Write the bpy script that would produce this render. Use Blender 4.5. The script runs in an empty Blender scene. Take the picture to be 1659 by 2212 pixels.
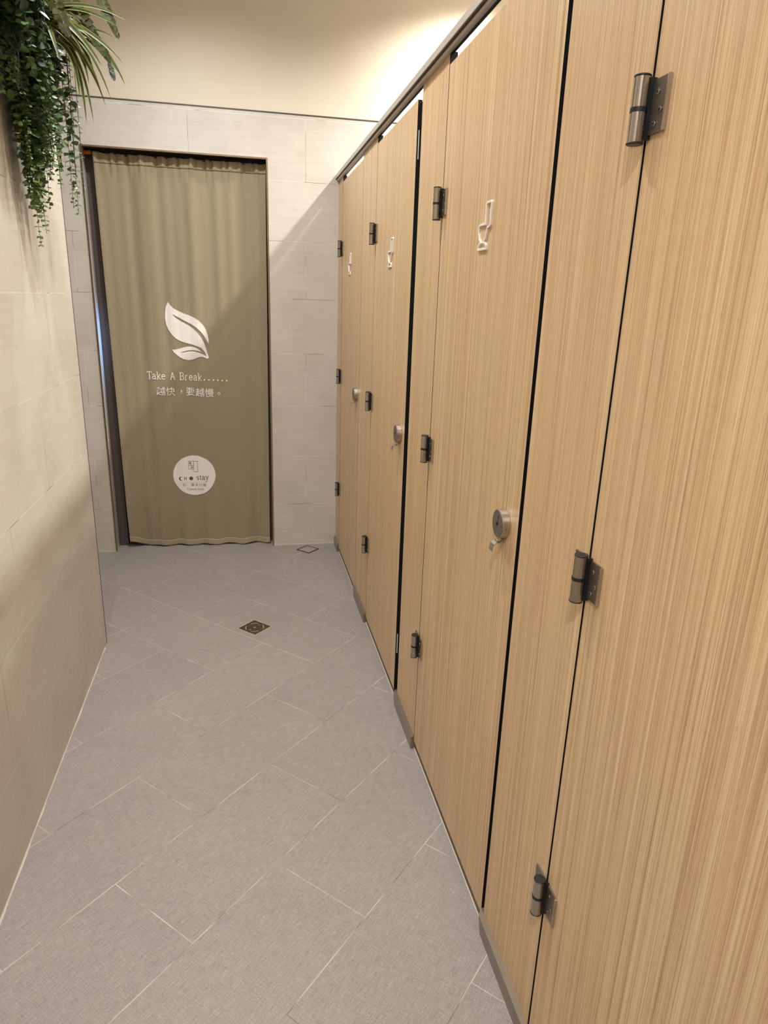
import bpy, bmesh, math, random
from mathutils import Vector, Matrix
from mathutils.geometry import tessellate_polygon
C = bpy.context.scene.collection
PI = math.pi
# ------------------------------------------------------------ camera
cd = bpy.data.cameras.new('camera'); cam = bpy.data.objects.new('camera', cd); C.objects.link(cam)
YAW, PITCH, ROLL, H, F = 0.20966771, 0.30456673, 0.03392586, 1.480438, 1460.17
cd.sensor_fit = 'VERTICAL'; cd.sensor_height = 24.0; cd.lens = F * 24.0 / 2212
cd.clip_start = 0.02
fw = Vector((math.sin(YAW)*math.cos(PITCH), math.cos(YAW)*math.cos(PITCH), -math.sin(PITCH)))
rt = Vector((math.cos(YAW), -math.sin(YAW), 0)); up = rt.cross(fw)
r2 = math.cos(ROLL)*rt + math.sin(ROLL)*up; u2 = -math.sin(ROLL)*rt + math.cos(ROLL)*up
m = Matrix((r2, u2, -fw)).transposed().to_4x4(); m.translation = (0, 0, H)
cam.matrix_world = m
bpy.context.scene.camera = cam
# ------------------------------------------------------------ world, exposure, lamps
w = bpy.data.worlds.new('world'); bpy.context.scene.world = w; w.use_nodes = True
w.node_tree.nodes['Background'].inputs[0].default_value = (1, .93, .84, 1)
w.node_tree.nodes['Background'].inputs[1].default_value = 0.05
vs = bpy.context.scene.view_settings
vs.view_transform = 'Standard'; vs.look = 'None'; vs.gamma = 1.0; vs.exposure = 1.47; vs.use_curve_mapping = False
CEIL = 3.1
WARM = (1.0, .965, .905); NEUT = (.955, .972, 1.0)
STALL_LAMPS = [(1.33, 3.60, 100), (1.33, 2.55, 52), (1.33, 1.45, 30), (1.33, .35, 24)]
HALL_LAMPS = [(-.10, 1.85, 40, 'the one over the stall doors'), (-.30, -.55, 105, 'unseen fill added over the entry'),  # entry lamp is unseen, placed and strengthened to fill the stall doors
              (-.20, 3.10, 48, 'unseen fill added near the curtain')]  # unseen lamp added as fill for the back wall and curtain

# ------------------------------------------------------------ material helpers
def mat(name, col=(.5,.5,.5), rough=.5, metal=0.0, spec=.5):
    mt = bpy.data.materials.new(name); mt.use_nodes = True
    b = mt.node_tree.nodes['Principled BSDF']
    b.inputs['Base Color'].default_value = (*col, 1); b.inputs['Roughness'].default_value = rough
    b.inputs['Metallic'].default_value = metal; b.inputs['Specular IOR Level'].default_value = spec
    return mt
def srgb(r, g, b):
    f = lambda c: (c/255/12.92) if c/255 <= .04045 else ((c/255+.055)/1.055)**2.4
    return (f(r), f(g), f(b))
class N:
    """tiny node graph helper"""
    def __init__(s, mt): s.t = mt.node_tree; s.b = s.t.nodes['Principled BSDF']
    def link(s, a, b): s.t.links.new(a, b)
    def m(s, op, *a):
        n = s.t.nodes.new('ShaderNodeMath'); n.operation = op
        for i, v in enumerate(a):
            if hasattr(v, 'is_output'): s.link(v, n.inputs[i])
            else: n.inputs[i].default_value = v
        return n.outputs[0]
    def pos(s):
        g = s.t.nodes.new('ShaderNodeNewGeometry'); x = s.t.nodes.new('ShaderNodeSeparateXYZ')
        s.link(g.outputs['Position'], x.inputs[0]); return x.outputs[0], x.outputs[1], x.outputs[2]
    def vec(s, *a):
        n = s.t.nodes.new('ShaderNodeCombineXYZ')
        for i, v in enumerate(a):
            if hasattr(v, 'is_output'): s.link(v, n.inputs[i])
            else: n.inputs[i].default_value = v
        return n.outputs[0]
    def noise(s, v, scale=1, detail=2, rough=.5):
        n = s.t.nodes.new('ShaderNodeTexNoise'); s.link(v, n.inputs['Vector'])
        n.inputs['Scale'].default_value = scale; n.inputs['Detail'].default_value = detail; n.inputs['Roughness'].default_value = rough
        return n.outputs['Fac']
    def ramp(s, f, stops):
        n = s.t.nodes.new('ShaderNodeValToRGB'); s.link(f, n.inputs[0]); e = n.color_ramp.elements
        while len(e) < len(stops): e.new(.5)
        for i, (p, c) in enumerate(stops):
            e[i].position = p; e[i].color = (*c, 1) if len(c) == 3 else c
        return n.outputs[0]
    def mix(s, f, a, b, mode='MIX'):
        n = s.t.nodes.new('ShaderNodeMix'); n.data_type = 'RGBA'; n.blend_type = mode
        for i, v in ((0, f), (6, a), (7, b)):
            if hasattr(v, 'is_output'): s.link(v, n.inputs[i])
            elif i == 0: n.inputs[0].default_value = v
            else: n.inputs[i].default_value = (*v, 1)
        return n.outputs[2]
    def col(s, c): s.link(c, s.b.inputs['Base Color'])
    def bump(s, h, strength, dist=.001):
        n = s.t.nodes.new('ShaderNodeBump'); n.inputs['Strength'].default_value = strength; n.inputs['Distance'].default_value = dist
        s.link(h, n.inputs['Height']); s.link(n.outputs[0], s.b.inputs['Normal'])
def lineat(g, c, period, off, width):
    """1 on joints of a periodic grid, 0 elsewhere"""
    a = g.m('DIVIDE', g.m('SUBTRACT', c, off), period)
    fr = g.m('FRACT', a); d = g.m('MINIMUM', fr, g.m('SUBTRACT', 1.0, fr))
    return g.m('LESS_THAN', g.m('MULTIPLY', d, period), width/2)

G0, U0, V0 = .2955, 1.095, -.43
def floor_mat():
    mt = mat('floor_tile', rough=.55, spec=.35); g = N(mt); x, y, z = g.pos()
    u = g.m('MULTIPLY', g.m('ADD', x, y), .70710678); v = g.m('MULTIPLY', g.m('SUBTRACT', x, y), .70710678)
    def bond(across, a0, along, l0, flip):
        row = g.m('FLOOR', g.m('DIVIDE', g.m('SUBTRACT', across, a0), G0))
        par = g.m('FRACT', g.m('MULTIPLY', g.m('ADD', row, 100.0 + flip), .5))      # 0 or .5
        al = g.m('ADD', g.m('DIVIDE', g.m('SUBTRACT', along, l0), 2*G0), par)
        fr = g.m('FRACT', g.m('ADD', al, 50.0)); d = g.m('MINIMUM', fr, g.m('SUBTRACT', 1.0, fr))
        e = g.m('LESS_THAN', g.m('MULTIPLY', d, 2*G0), .0013)
        s = lineat(g, g.m('ADD', across, 50*G0), G0, a0, .0026)
        cell = g.m('ADD', g.m('MULTIPLY', row, 7.13), g.m('MULTIPLY', g.m('FLOOR', al), 3.71))
        return g.m('MAXIMUM', e, s), cell
    ja, ca = bond(v, V0, u, U0, 0)
    jb, cb = bond(u, U0, v, V0, 1)
    # the far tiles are laid the other way round
    sel = g.m('MAXIMUM', g.m('GREATER_THAN', u, 2.275), g.m('MULTIPLY', g.m('GREATER_THAN', u, 1.978), g.m('LESS_THAN', v, -1.907)))
    sel = g.m('MAXIMUM', sel, g.m('MULTIPLY', g.m('GREATER_THAN', u, 1.684), g.m('LESS_THAN', v, -2.2)))
    def pick(a, b): return g.m('ADD', g.m('MULTIPLY', a, g.m('SUBTRACT', 1.0, sel)), g.m('MULTIPLY', b, sel))
    j, cell = pick(ja, jb), pick(ca, cb)
    wn = g.t.nodes.new('ShaderNodeTexWhiteNoise'); wn.noise_dimensions = '1D'; g.link(cell, wn.inputs['W'])
    # linen weave: fine threads both ways
    wa = g.noise(g.vec(g.m('MULTIPLY', u, 26), g.m('MULTIPLY', v, 720), 0), 1, 2, .6)
    wb = g.noise(g.vec(g.m('MULTIPLY', u, 720), g.m('MULTIPLY', v, 30), 3), 1, 2, .6)
    sp = g.noise(g.vec(x, y, 0), 330, 2, .6)
    cl = g.noise(g.vec(x, y, 2), 3.2, 4, .6)
    cl2 = g.noise(g.vec(x, y, 7), 14, 3, .6)
    t = g.m('ADD', g.m('MULTIPLY', wa, .42), g.m('MULTIPLY', wb, .28))
    t = g.m('ADD', t, g.m('MULTIPLY', sp, .30))
    base = g.ramp(t, [(.30, srgb(112, 104, 97)), (.50, srgb(149, 141, 133)), (.70, srgb(182, 174, 166))])
    tone = g.m('ADD', g.m('MULTIPLY', cl, .22), g.m('ADD', g.m('MULTIPLY', cl2, .10), g.m('MULTIPLY', wn.outputs[0], .05)))
    tone = g.m('ADD', tone, .83)
    base = g.mix(1.0, base, g.vec(tone, tone, tone), 'MULTIPLY')
    gn = g.noise(g.vec(x, y, 4), 9, 2)
    grout = g.ramp(gn, [(.36, srgb(104, 94, 82)), (.46, srgb(178, 168, 154)), (.6, srgb(200, 190, 176))])
    gm = g.m('MULTIPLY', j, g.m('ADD', .25, g.m('MULTIPLY', gn, 1.0)))
    g.col(g.mix(gm, base, grout)); g.bump(g.m('SUBTRACT', t, g.m('MULTIPLY', j, .6)), .35, .0006)
    return mt
def wall_tile_mat(name, axis, j0, top=9, light=1.0, custom=None, dirt=False):
    mt = mat(name, rough=.42, spec=.4); g = N(mt); x, y, z = g.pos(); h = y if axis == 'y' else x
    zz = g.m('SUBTRACT', z, .26524)
    row = g.m('FLOOR', g.m('DIVIDE', zz, .3))
    par = g.m('FRACT', g.m('MULTIPLY', g.m('ADD', row, 100.0), .5))
    sh = g.m('SUBTRACT', g.m('SUBTRACT', h, j0), g.m('MULTIPLY', par, .4))
    fr = g.m('FRACT', g.m('ADD', g.m('DIVIDE', sh, .6), 20.0)); d = g.m('MINIMUM', fr, g.m('SUBTRACT', 1.0, fr))
    e = g.m('LESS_THAN', g.m('MULTIPLY', d, .6), .0010)
    s = lineat(g, zz, .3, 0, .0024)
    j = g.m('MAXIMUM', e, s)
    st = g.noise(g.vec(g.m('MULTIPLY', h, 5), g.m('MULTIPLY', z, 60), 0), 1, 3, .6)
    cl = g.noise(g.vec(h, z, 0), 4.5, 4, .6)
    fine = g.noise(g.vec(h, z, 3), 420, 2, .6)
    t = g.m('ADD', g.m('ADD', g.m('MULTIPLY', st, .28), g.m('MULTIPLY', cl, .5)), g.m('MULTIPLY', fine, .22))
    a, b, c = (192, 184, 173), (207, 200, 189), (217, 211, 201)
    base = g.ramp(t, [(.30, srgb(*a)), (.5, srgb(*b)), (.70, srgb(*c))])
    gn = g.noise(g.vec(x, y, z), 6, 2)
    grout = g.ramp(gn, [(.42, srgb(128, 114, 94)), (.52, srgb(232, 226, 214))])
    base = g.mix(g.m('MULTIPLY', j, .85), base, grout)
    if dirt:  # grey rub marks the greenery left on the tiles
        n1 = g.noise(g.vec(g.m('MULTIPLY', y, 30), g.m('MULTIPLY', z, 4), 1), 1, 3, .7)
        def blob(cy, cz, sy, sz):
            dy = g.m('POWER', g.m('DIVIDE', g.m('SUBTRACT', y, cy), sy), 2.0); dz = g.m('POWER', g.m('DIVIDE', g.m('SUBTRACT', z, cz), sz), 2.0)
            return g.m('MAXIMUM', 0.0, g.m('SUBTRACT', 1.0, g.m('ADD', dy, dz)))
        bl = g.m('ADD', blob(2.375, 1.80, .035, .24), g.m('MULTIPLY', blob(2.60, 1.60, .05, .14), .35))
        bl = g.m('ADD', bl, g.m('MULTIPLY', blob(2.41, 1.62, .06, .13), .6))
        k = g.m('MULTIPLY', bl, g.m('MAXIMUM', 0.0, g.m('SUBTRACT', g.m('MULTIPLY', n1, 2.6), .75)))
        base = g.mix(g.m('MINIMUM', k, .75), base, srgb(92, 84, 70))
    g.col(base); g.bump(g.m('MULTIPLY', j, -1.0), .3, .0008)
    return mt
def wood_mat(name, tint=(1,1,1)):
    mt = mat(name, rough=.38, spec=.42); g = N(mt); x, y, z = g.pos()
    w1 = g.noise(g.vec(g.m('MULTIPLY', y, 170), g.m('MULTIPLY', x, 60), g.m('MULTIPLY', z, .8)), 1, 3, .6)
    w2 = g.noise(g.vec(g.m('MULTIPLY', y, 760), g.m('MULTIPLY', x, 60), g.m('MULTIPLY', z, 2.2)), 1, 2, .6)
    w3 = g.noise(g.vec(g.m('MULTIPLY', y, 11), 0, g.m('MULTIPLY', z, .35)), 1, 2)
    w4 = g.noise(g.vec(g.m('MULTIPLY', y, 900), 0, g.m('MULTIPLY', z, 26)), 1, 2, .7)
    t = g.m('ADD', g.m('MULTIPLY', w1, .42), g.m('MULTIPLY', w2, .58))
    base = g.ramp(t, [(.34, srgb(154, 118, 80)), (.44, srgb(194, 161, 118)), (.52, srgb(208, 178, 135)), (.59, srgb(217, 190, 147)), (.68, srgb(236, 212, 170))])
    base = g.mix(g.m('MULTIPLY', w3, .35), base, srgb(206, 164, 122))
    pore = g.m('MULTIPLY', g.m('GREATER_THAN', w4, .635), .42)
    base = g.mix(pore, base, srgb(120, 80, 48))
    if tint != (1,1,1): base = g.mix(1.0, base, tint, 'MULTIPLY')
    g.col(base); g.bump(t, .12, .0004)
    return mt
def brushed(name, col, rough=.32, aniso=0, sc=900):
    mt = mat(name, col, rough, 1.0); g = N(mt); x, y, z = g.pos()
    n = g.noise(g.vec(g.m('MULTIPLY', x, sc), g.m('MULTIPLY', y, sc), g.m('MULTIPLY', z, 20)), 1, 2, .6)
    g.link(g.m('ADD', g.m('MULTIPLY', n, .22), rough-.1), g.b.inputs['Roughness'])
    g.col(g.ramp(n, [(.35, tuple(c*.82 for c in col)), (.65, col)]))
    return mt
def paint_mat(name, a, b, rough=.8):
    mt = mat(name, rough=rough, spec=.2); g = N(mt); x, y, z = g.pos()
    n = g.noise(g.vec(x, y, z), 2.5, 4, .6); f = g.noise(g.vec(x, y, z), 260, 2)
    g.col(g.ramp(n, [(.3, a), (.7, b)])); g.bump(f, .08, .0005)
    return mt
def cloth_mat(name, c1, c2):
    mt = mat(name, rough=.78, spec=.25); g = N(mt); x, y, z = g.pos()
    b = g.b; b.inputs['Sheen Weight'].default_value = .35; b.inputs['Sheen Roughness'].default_value = .4
    a = g.noise(g.vec(g.m('MULTIPLY', x, 1400), 0, g.m('MULTIPLY', z, 240)), 1, 2); c = g.noise(g.vec(g.m('MULTIPLY', x, 240), 0, g.m('MULTIPLY', z, 1400)), 1, 2)
    t = g.m('MULTIPLY', g.m('ADD', a, c), .5)
    g.col(g.ramp(t, [(.38, c1), (.62, c2)])); g.bump(t, .15, .0004)
    return mt
def leaf_mat(name, a, b, edge=None):
    mt = mat(name, rough=.45, spec=.4); g = N(mt); x, y, z = g.pos()
    n = g.noise(g.vec(x, y, z), 60, 3, .7)
    c = g.ramp(n, [(.3, a), (.7, b)])
    if edge:
        uv = g.t.nodes.new('ShaderNodeUVMap'); sx = g.t.nodes.new('ShaderNodeSeparateXYZ'); g.link(uv.outputs[0], sx.inputs[0])
        d = g.m('ABSOLUTE', g.m('SUBTRACT', sx.outputs[0], .5))
        c = g.mix(g.m('GREATER_THAN', d, .27), c, edge)
    g.col(c); g.b.inputs['Subsurface Weight'].default_value = 0.0
    return mt

M = {}
M['floor'] = floor_mat()
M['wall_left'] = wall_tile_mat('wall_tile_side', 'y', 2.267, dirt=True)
M['wall_back'] = wall_tile_mat('wall_tile_back', 'x', .360)
M['paint'] = paint_mat('painted_plaster', srgb(222, 210, 190), srgb(228, 217, 198))
M['ceiling'] = paint_mat('ceiling_paint', srgb(226, 220, 208), srgb(232, 226, 216))
M['wood'] = wood_mat('wood_laminate')
M['core'] = mat('black_core', srgb(18, 18, 22), .45)
M['rail'] = mat('rail_aluminium', srgb(190, 181, 168), .42, .3)
M['rail_dark'] = mat('rail_groove', srgb(84, 74, 64), .5, .3)
M['shoe'] = mat('shoe_metal', srgb(144, 132, 118), .32, .65)
M['curb'] = paint_mat('curb_stone', srgb(92, 78, 60), srgb(116, 100, 78), .6)
M['silicone'] = mat('silicone', srgb(206, 198, 184), .45)
M['steel'] = mat('steel', srgb(172, 164, 152), .22, .96)
M['plate'] = mat('plate_steel', srgb(128, 119, 108), .36, .85)
M['satin'] = brushed('satin_nickel', srgb(196, 186, 172), .38, sc=500)
M['lockface'] = brushed('lock_face', srgb(150, 143, 132), .5, sc=500)
M['rubber'] = mat('black_plastic', srgb(20, 20, 22), .4)
M['white'] = mat('white_acrylic', srgb(236, 228, 218), .35)
M['curtain'] = cloth_mat('curtain_cloth', srgb(142, 130, 103), srgb(163, 151, 123))
M['print'] = mat('white_print', srgb(244, 239, 230), .6)
M['inkbrown'] = mat('brown_ink', srgb(96, 84, 58), .6)
M['inkgrey'] = mat('grey_ink', srgb(118, 108, 106), .6)
M['trim'] = brushed('trim_metal', srgb(168, 148, 118), .4, sc=300)
M['jamb'] = mat('white_jamb', srgb(200, 194, 186), .4)
M['darkwood'] = mat('dark_frame', srgb(88, 76, 68), .5)
M['dark'] = paint_mat('dark_room', srgb(30, 30, 36), srgb(38, 38, 44))
M['rod'] = mat('rod_metal', srgb(48, 46, 50), .35, .6)
M['rodcap'] = mat('rod_cap', srgb(176, 112, 52), .5)
M['drain'] = brushed('drain_steel', srgb(120, 110, 96), .45, sc=400)
M['drain_edge'] = mat('drain_edge', srgb(214, 204, 176), .4, .25)
M['brass'] = mat('screw', srgb(226, 200, 150), .3, 1.0)
M['euca'] = leaf_mat('eucalyptus_leaf', srgb(48, 74, 40), srgb(100, 128, 74))
M['euca_light'] = leaf_mat('young_leaf', srgb(66, 94, 46), srgb(112, 134, 74))
M['stem'] = mat('plant_stem', srgb(58, 58, 38), .6)
M['spider'] = leaf_mat('striped_leaf', srgb(36, 54, 30), srgb(64, 80, 40), srgb(134, 132, 62))
M['fern'] = leaf_mat('fern_leaf', srgb(44, 50, 18), srgb(82, 84, 32))
M['moss'] = leaf_mat('dusty_leaf', srgb(70, 82, 70), srgb(112, 120, 104))
M['darkleaf'] = leaf_mat('dark_leaf', srgb(22, 38, 24), srgb(50, 74, 42))
M['planter'] = mat('planter_plastic', srgb(54, 48, 40), .6)
M['lamp'] = mat('lamp_white', srgb(235, 232, 225), .4)

# ------------------------------------------------------------ mesh helpers
def box(bm, x0, x1, y0, y1, z0, z1, mi=0, bev=0):
    vs_ = [bm.verts.new((x, y, z)) for x in (x0, x1) for y in (y0, y1) for z in (z0, z1)]
    q = [(0,1,3,2), (4,6,7,5), (0,4,5,1), (2,3,7,6), (0,2,6,4), (1,5,7,3)]
    fs = []
    for f in q:
        fa = bm.faces.new([vs_[i] for i in f]); fa.material_index = mi; fs.append(fa)
    if bev:
        es = list({e for f in fs for e in f.edges})
        r = bmesh.ops.bevel(bm, geom=es, offset=bev, segments=2, affect='EDGES')
        for f in r['faces']: f.material_index = mi
    return fs
def cyl(bm, c, r, a, b, axis='z', n=24, mi=0, r2=None, bev=0):
    r2 = r if r2 is None else r2
    def P(t, rr, h):
        s, k = math.cos(t)*rr, math.sin(t)*rr
        return {'z': (c[0]+s, c[1]+k, h), 'x': (h, c[0]+s, c[1]+k), 'y': (c[0]+s, h, c[1]+k)}[axis]
    prof = [(r, a), (r2, b)]
    if bev:
        d = bev if b > a else -bev
        prof = [(r-bev, a), (r, a+d), (r2, b-d), (r2-bev, b)]
    rings = [[bm.verts.new(P(2*PI*i/n, rr, h)) for i in range(n)] for rr, h in prof]
    for R0, R1 in zip(rings, rings[1:]):
        for i in range(n):
            f = bm.faces.new((R0[i], R0[(i+1) % n], R1[(i+1) % n], R1[i])); f.material_index = mi; f.smooth = True
    for R_ in (rings[0], rings[-1]):
        f = bm.faces.new(R_); f.material_index = mi
    for R_ in rings:
        for i in range(n): bm.edges.get((R_[i], R_[(i+1) % n])).smooth = False
def poly(bm, pts, fn, mi=0):
    """filled flat outline; fn maps (a, b) to a point"""
    v = [bm.verts.new(fn(a, b)) for a, b in pts]
    for t in tessellate_polygon([[Vector((a, b, 0)) for a, b in pts]]):
        try: f = bm.faces.new([v[i] for i in t]); f.material_index = mi
        except ValueError: pass
def stroke(bm, pts, w, fn, closed=False, mi=0):
    """flat ribbon along a polyline"""
    n = len(pts); P = [Vector((*p, 0)) for p in pts]; L, R = [], []
    for i in range(n):
        a = P[(i-1) % n] if (closed or i > 0) else P[i]; b = P[(i+1) % n] if (closed or i < n-1) else P[i]
        d1 = (P[i]-a); d2 = (b-P[i]); d1 = d1.normalized() if d1.length > 1e-9 else d2.normalized(); d2 = d2.normalized() if d2.length > 1e-9 else d1
        t = (d1+d2); t = t.normalized() if t.length > 1e-6 else d1
        nn = Vector((-t.y, t.x, 0)); k = max(.5, abs(nn.dot(Vector((-d1.y, d1.x, 0))))); off = nn*(w/2/k)
        a_, b_ = P[i]+off, P[i]-off
        L.append(bm.verts.new(fn(a_.x, a_.y))); R.append(bm.verts.new(fn(b_.x, b_.y)))
    for i in range(n if closed else n-1):
        j = (i+1) % n; f = bm.faces.new((L[i], L[j], R[j], R[i])); f.material_index = mi
def tube(bm, pts, r, n=6, r_end=None, mi=0):
    P = [Vector(p) for p in pts]; rings = []
    for i, p in enumerate(P):
        t = (P[min(i+1, len(P)-1)] - P[max(i-1, 0)]).normalized(); a = t.orthogonal().normalized(); b = t.cross(a)
        rr = r if r_end is None else r + (r_end-r)*i/(len(P)-1)
        rings.append([bm.verts.new(p + a*math.cos(2*PI*k/n)*rr + b*math.sin(2*PI*k/n)*rr) for k in range(n)])
    for A, B in zip(rings, rings[1:]):
        # align rings by nearest vertex
        o = min(range(n), key=lambda k: (A[0].co-B[k].co).length)
        for k in range(n):
            f = bm.faces.new((A[k], A[(k+1) % n], B[(k+1+o) % n], B[(k+o) % n])); f.smooth = True; f.material_index = mi
def obj(name, bm, mats, parent=None, solid=0, recalc=True, smooth=False):
    if recalc: bmesh.ops.recalc_face_normals(bm, faces=bm.faces)
    me = bpy.data.meshes.new(name); bm.to_mesh(me); bm.free()
    for k in (mats if isinstance(mats, (list, tuple)) else [mats]): me.materials.append(k)
    o = bpy.data.objects.new(name, me); C.objects.link(o)
    if parent:
        o.parent = parent; o.matrix_parent_inverse = Matrix.Identity(4)
        # the mesh was written in place: shift it into the parent's frame
        wt = world_loc(parent)
        if wt.length: me.transform(Matrix.Translation(-wt))
    if solid:
        md = o.modifiers.new('thickness', 'SOLIDIFY'); md.thickness = solid
    return o
def world_loc(o):
    v = Vector((0, 0, 0))
    while o: v += o.location; o = o.parent
    return v
def thing(name, loc, label, cat, group=None):
    o = bpy.data.objects.new(name, None); C.objects.link(o); o.location = loc; o.empty_display_size = .05
    o['label'] = label; o['category'] = cat
    if group: o['group'] = group
    return o
def tag(o, label, cat, group=None):
    o['label'] = label; o['category'] = cat
    if group: o['group'] = group
    return o
def struct(name, bm, mats, label=None):
    o = obj(name, bm, mats); o['kind'] = 'structure'
    if label: o['label'] = label
    return o
BM = bmesh.new

# ------------------------------------------------------------ the room
XP, XL, YB, YL = .5411, -.6211, 3.996, 2.8439     # stall fronts, left wall, back wall, end of left wall
ZT = 2.381                                        # top of the tiles
XS = 1.85                                         # wall behind the stalls
DX0, DX1, DZ = -.767, .1574, 2.168                # doorway
bm = BM(); box(bm, -2.0, XS+.1, -2.6, YB+1.6, -.08, 0); struct('floor', bm, M['floor'])
bm = BM(); box(bm, -2.0, XS+.1, -2.6, YB+1.6, CEIL, CEIL+.06); struct('ceiling', bm, M['ceiling'])
# back wall: tile cladding round the doorway, painted plaster above
bm = BM()
box(bm, -2.0, DX0, YB, YB+.10, 0, ZT); box(bm, DX1, XS, YB, YB+.10, 0, ZT); box(bm, DX0, DX1, YB, YB+.10, DZ, ZT)
box(bm, -2.0, XS, YB+.012, YB+.10, ZT, CEIL, mi=1)
struct('wall_back', bm, [M['wall_back'], M['paint']])
bm = BM(); box(bm, -2.0, XS, YB-.001, YB+.012, ZT-.001, ZT+.006); struct('trim_1', bm, M['rail_dark'])
# left wall with its free end, a recess behind it
bm = BM(); box(bm, XL-.12, XL, -2.6, YL, 0, CEIL); struct('wall_left', bm, M['wall_left'])
bm = BM(); box(bm, XL-.003, XL+.0012, YL-.001, YL+.0035, 0, CEIL); struct('trim_2', bm, M['rail_dark'])
bm = BM(); box(bm, -2.0, -1.9, YL-.4, YB, 0, CEIL); box(bm, -1.9, XL-.12, YL-.5, YL-.4, 0, CEIL); struct('wall_recess', bm, M['wall_left'])
bm = BM(); box(bm, XS, XS+.1, -2.6, YB, 0, CEIL); struct('wall_right', bm, M['wall_left'])
bm = BM(); box(bm, -2.0, XS, -2.7, -2.6, 0, CEIL); struct('wall_front', bm, M['wall_left'])
# white silicone along the foot of the left wall
bm = BM()
rnd = random.Random(4); yy = -.5; pr = []
while yy < YL: pr.append(yy); yy += .05
rows = [[bm.verts.new((XL-.001, y, .005)), bm.verts.new((XL+.001+rnd.random()*.0012, y, .0022)), bm.verts.new((XL+.0022+rnd.random()*.0025, y, 0.0002))] for y in pr]
for a, b in zip(rows, rows[1:]):
    for k in range(2): bm.faces.new((a[k], a[k+1], b[k+1], b[k]))
struct('trim_3', bm, M['silicone'])
bm = BM()
for x0, x1 in ((DX1+.003, XP+.3), (-1.9, DX0-.003)): box(bm, x0, x1, YB-.004, YB, 0, .004)
struct('trim_4', bm, M['silicone'])
# doorway: metal edge trim, white reveal, dark inner frame, dark room beyond
bm = BM(); t = .006
box(bm, DX0-.001, DX0+t, YB-.004, YB+.004, 0, DZ+.002); box(bm, DX1-t, DX1+.002, YB-.004, YB+.004, 0, DZ+.002)
box(bm, DX0+t, DX1-t, YB-.004, YB+.004, DZ-t, DZ+.002)
struct('trim_5', bm, M['trim'])
bm = BM(); box(bm, DX0-.02, DX0+.003, YB+.004, YB+.098, 0, DZ); struct('trim_6', bm, M['jamb'])
bm = BM(); box(bm, DX1-.001, DX1+.02, YB+.004, YB+.098, 0, DZ); box(bm, DX0, DX1, YB+.004, YB+.098, DZ-.001, DZ+.02); struct('trim_7', bm, M['darkwood'])
bm = BM(); box(bm, DX0-.03, DX0+.055, YB+.102, YB+.16, 0, DZ); box(bm, DX1-.016, DX1+.03, YB+.102, YB+.16, 0, DZ); box(bm, DX0, DX1, YB+.102, YB+.16, DZ-.016, DZ+.03)
struct('door_1', bm, M['darkwood'])
bm = BM(); box(bm, -2.0, XS, YB+1.5, YB+1.6, 0, CEIL); box(bm, DX0-.6, DX0-.5, YB+.17, YB+1.5, 0, CEIL); box(bm, DX1+.5, DX1+.6, YB+.17, YB+1.5, 0, CEIL)
box(bm, DX0-.5, DX0-.03, YB+.101, YB+.17, 0, CEIL); box(bm, DX1+.03, DX1+.5, YB+.101, YB+.17, 0, CEIL)
struct('wall_beyond', bm, M['dark'])

# ------------------------------------------------------------ ceiling lamps
def lamp(x, y, watt, label, group, col, size, blend=.9):
    t_ = thing('ceiling_downlight', (x, y, CEIL), label, 'ceiling light', group)
    bm = BM(); cyl(bm, (x, y), .062, CEIL-.008, CEIL-.0005, 'z', 32)
    # ring with a recessed glowing disc
    obj('housing', bm, M['lamp'], t_)
    g_ = bpy.data.materials.new('lamp_glow'); g_.use_nodes = True; b = g_.node_tree.nodes['Principled BSDF']
    b.inputs['Base Color'].default_value = (1, .95, .85, 1); b.inputs['Emission Color'].default_value = (*col, 1); b.inputs['Emission Strength'].default_value = 14
    bm = BM(); cyl(bm, (x, y), .045, CEIL-.0105, CEIL-.008, 'z', 32); obj('diffuser', bm, g_, t_)
    ld = bpy.data.lights.new('downlight', 'SPOT'); ld.energy = watt; ld.color = col; ld.spot_size = math.radians(size); ld.spot_blend = blend; ld.shadow_soft_size = .045
    l = bpy.data.objects.new('bulb', ld); C.objects.link(l); l.parent = t_; l.location = (0, 0, -.02)
for k, (x, y, wt) in enumerate(STALL_LAMPS):
    lamp(x, y, wt, 'white recessed downlight over the stalls, %s' % ['nearest the curtain wall', 'second from the curtain wall', 'third from the curtain wall', 'nearest the entry'][k], 'downlights over the stalls', WARM, 150)
for k, (x, y, wt, lb) in enumerate(HALL_LAMPS):
    lamp(x, y, wt, 'white recessed downlight over the corridor, ' + lb, 'downlights over the corridor', NEUT, 150)
# bluish light in the dark room beyond the curtain
ld = bpy.data.lights.new('blue_light', 'SPOT'); ld.energy = 2.6; ld.color = (.18, .42, 1.0); ld.shadow_soft_size = .02; ld.spot_size = math.radians(110); ld.spot_blend = 1.0
bl = bpy.data.objects.new('blue_light', ld); C.objects.link(bl); bl.location = (-.50, YB+.092, 1.25); bl.rotation_euler = (Vector((-.767, YB+.05, 1.2))-bl.location).to_track_quat('-Z', 'Y').to_euler()

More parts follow.
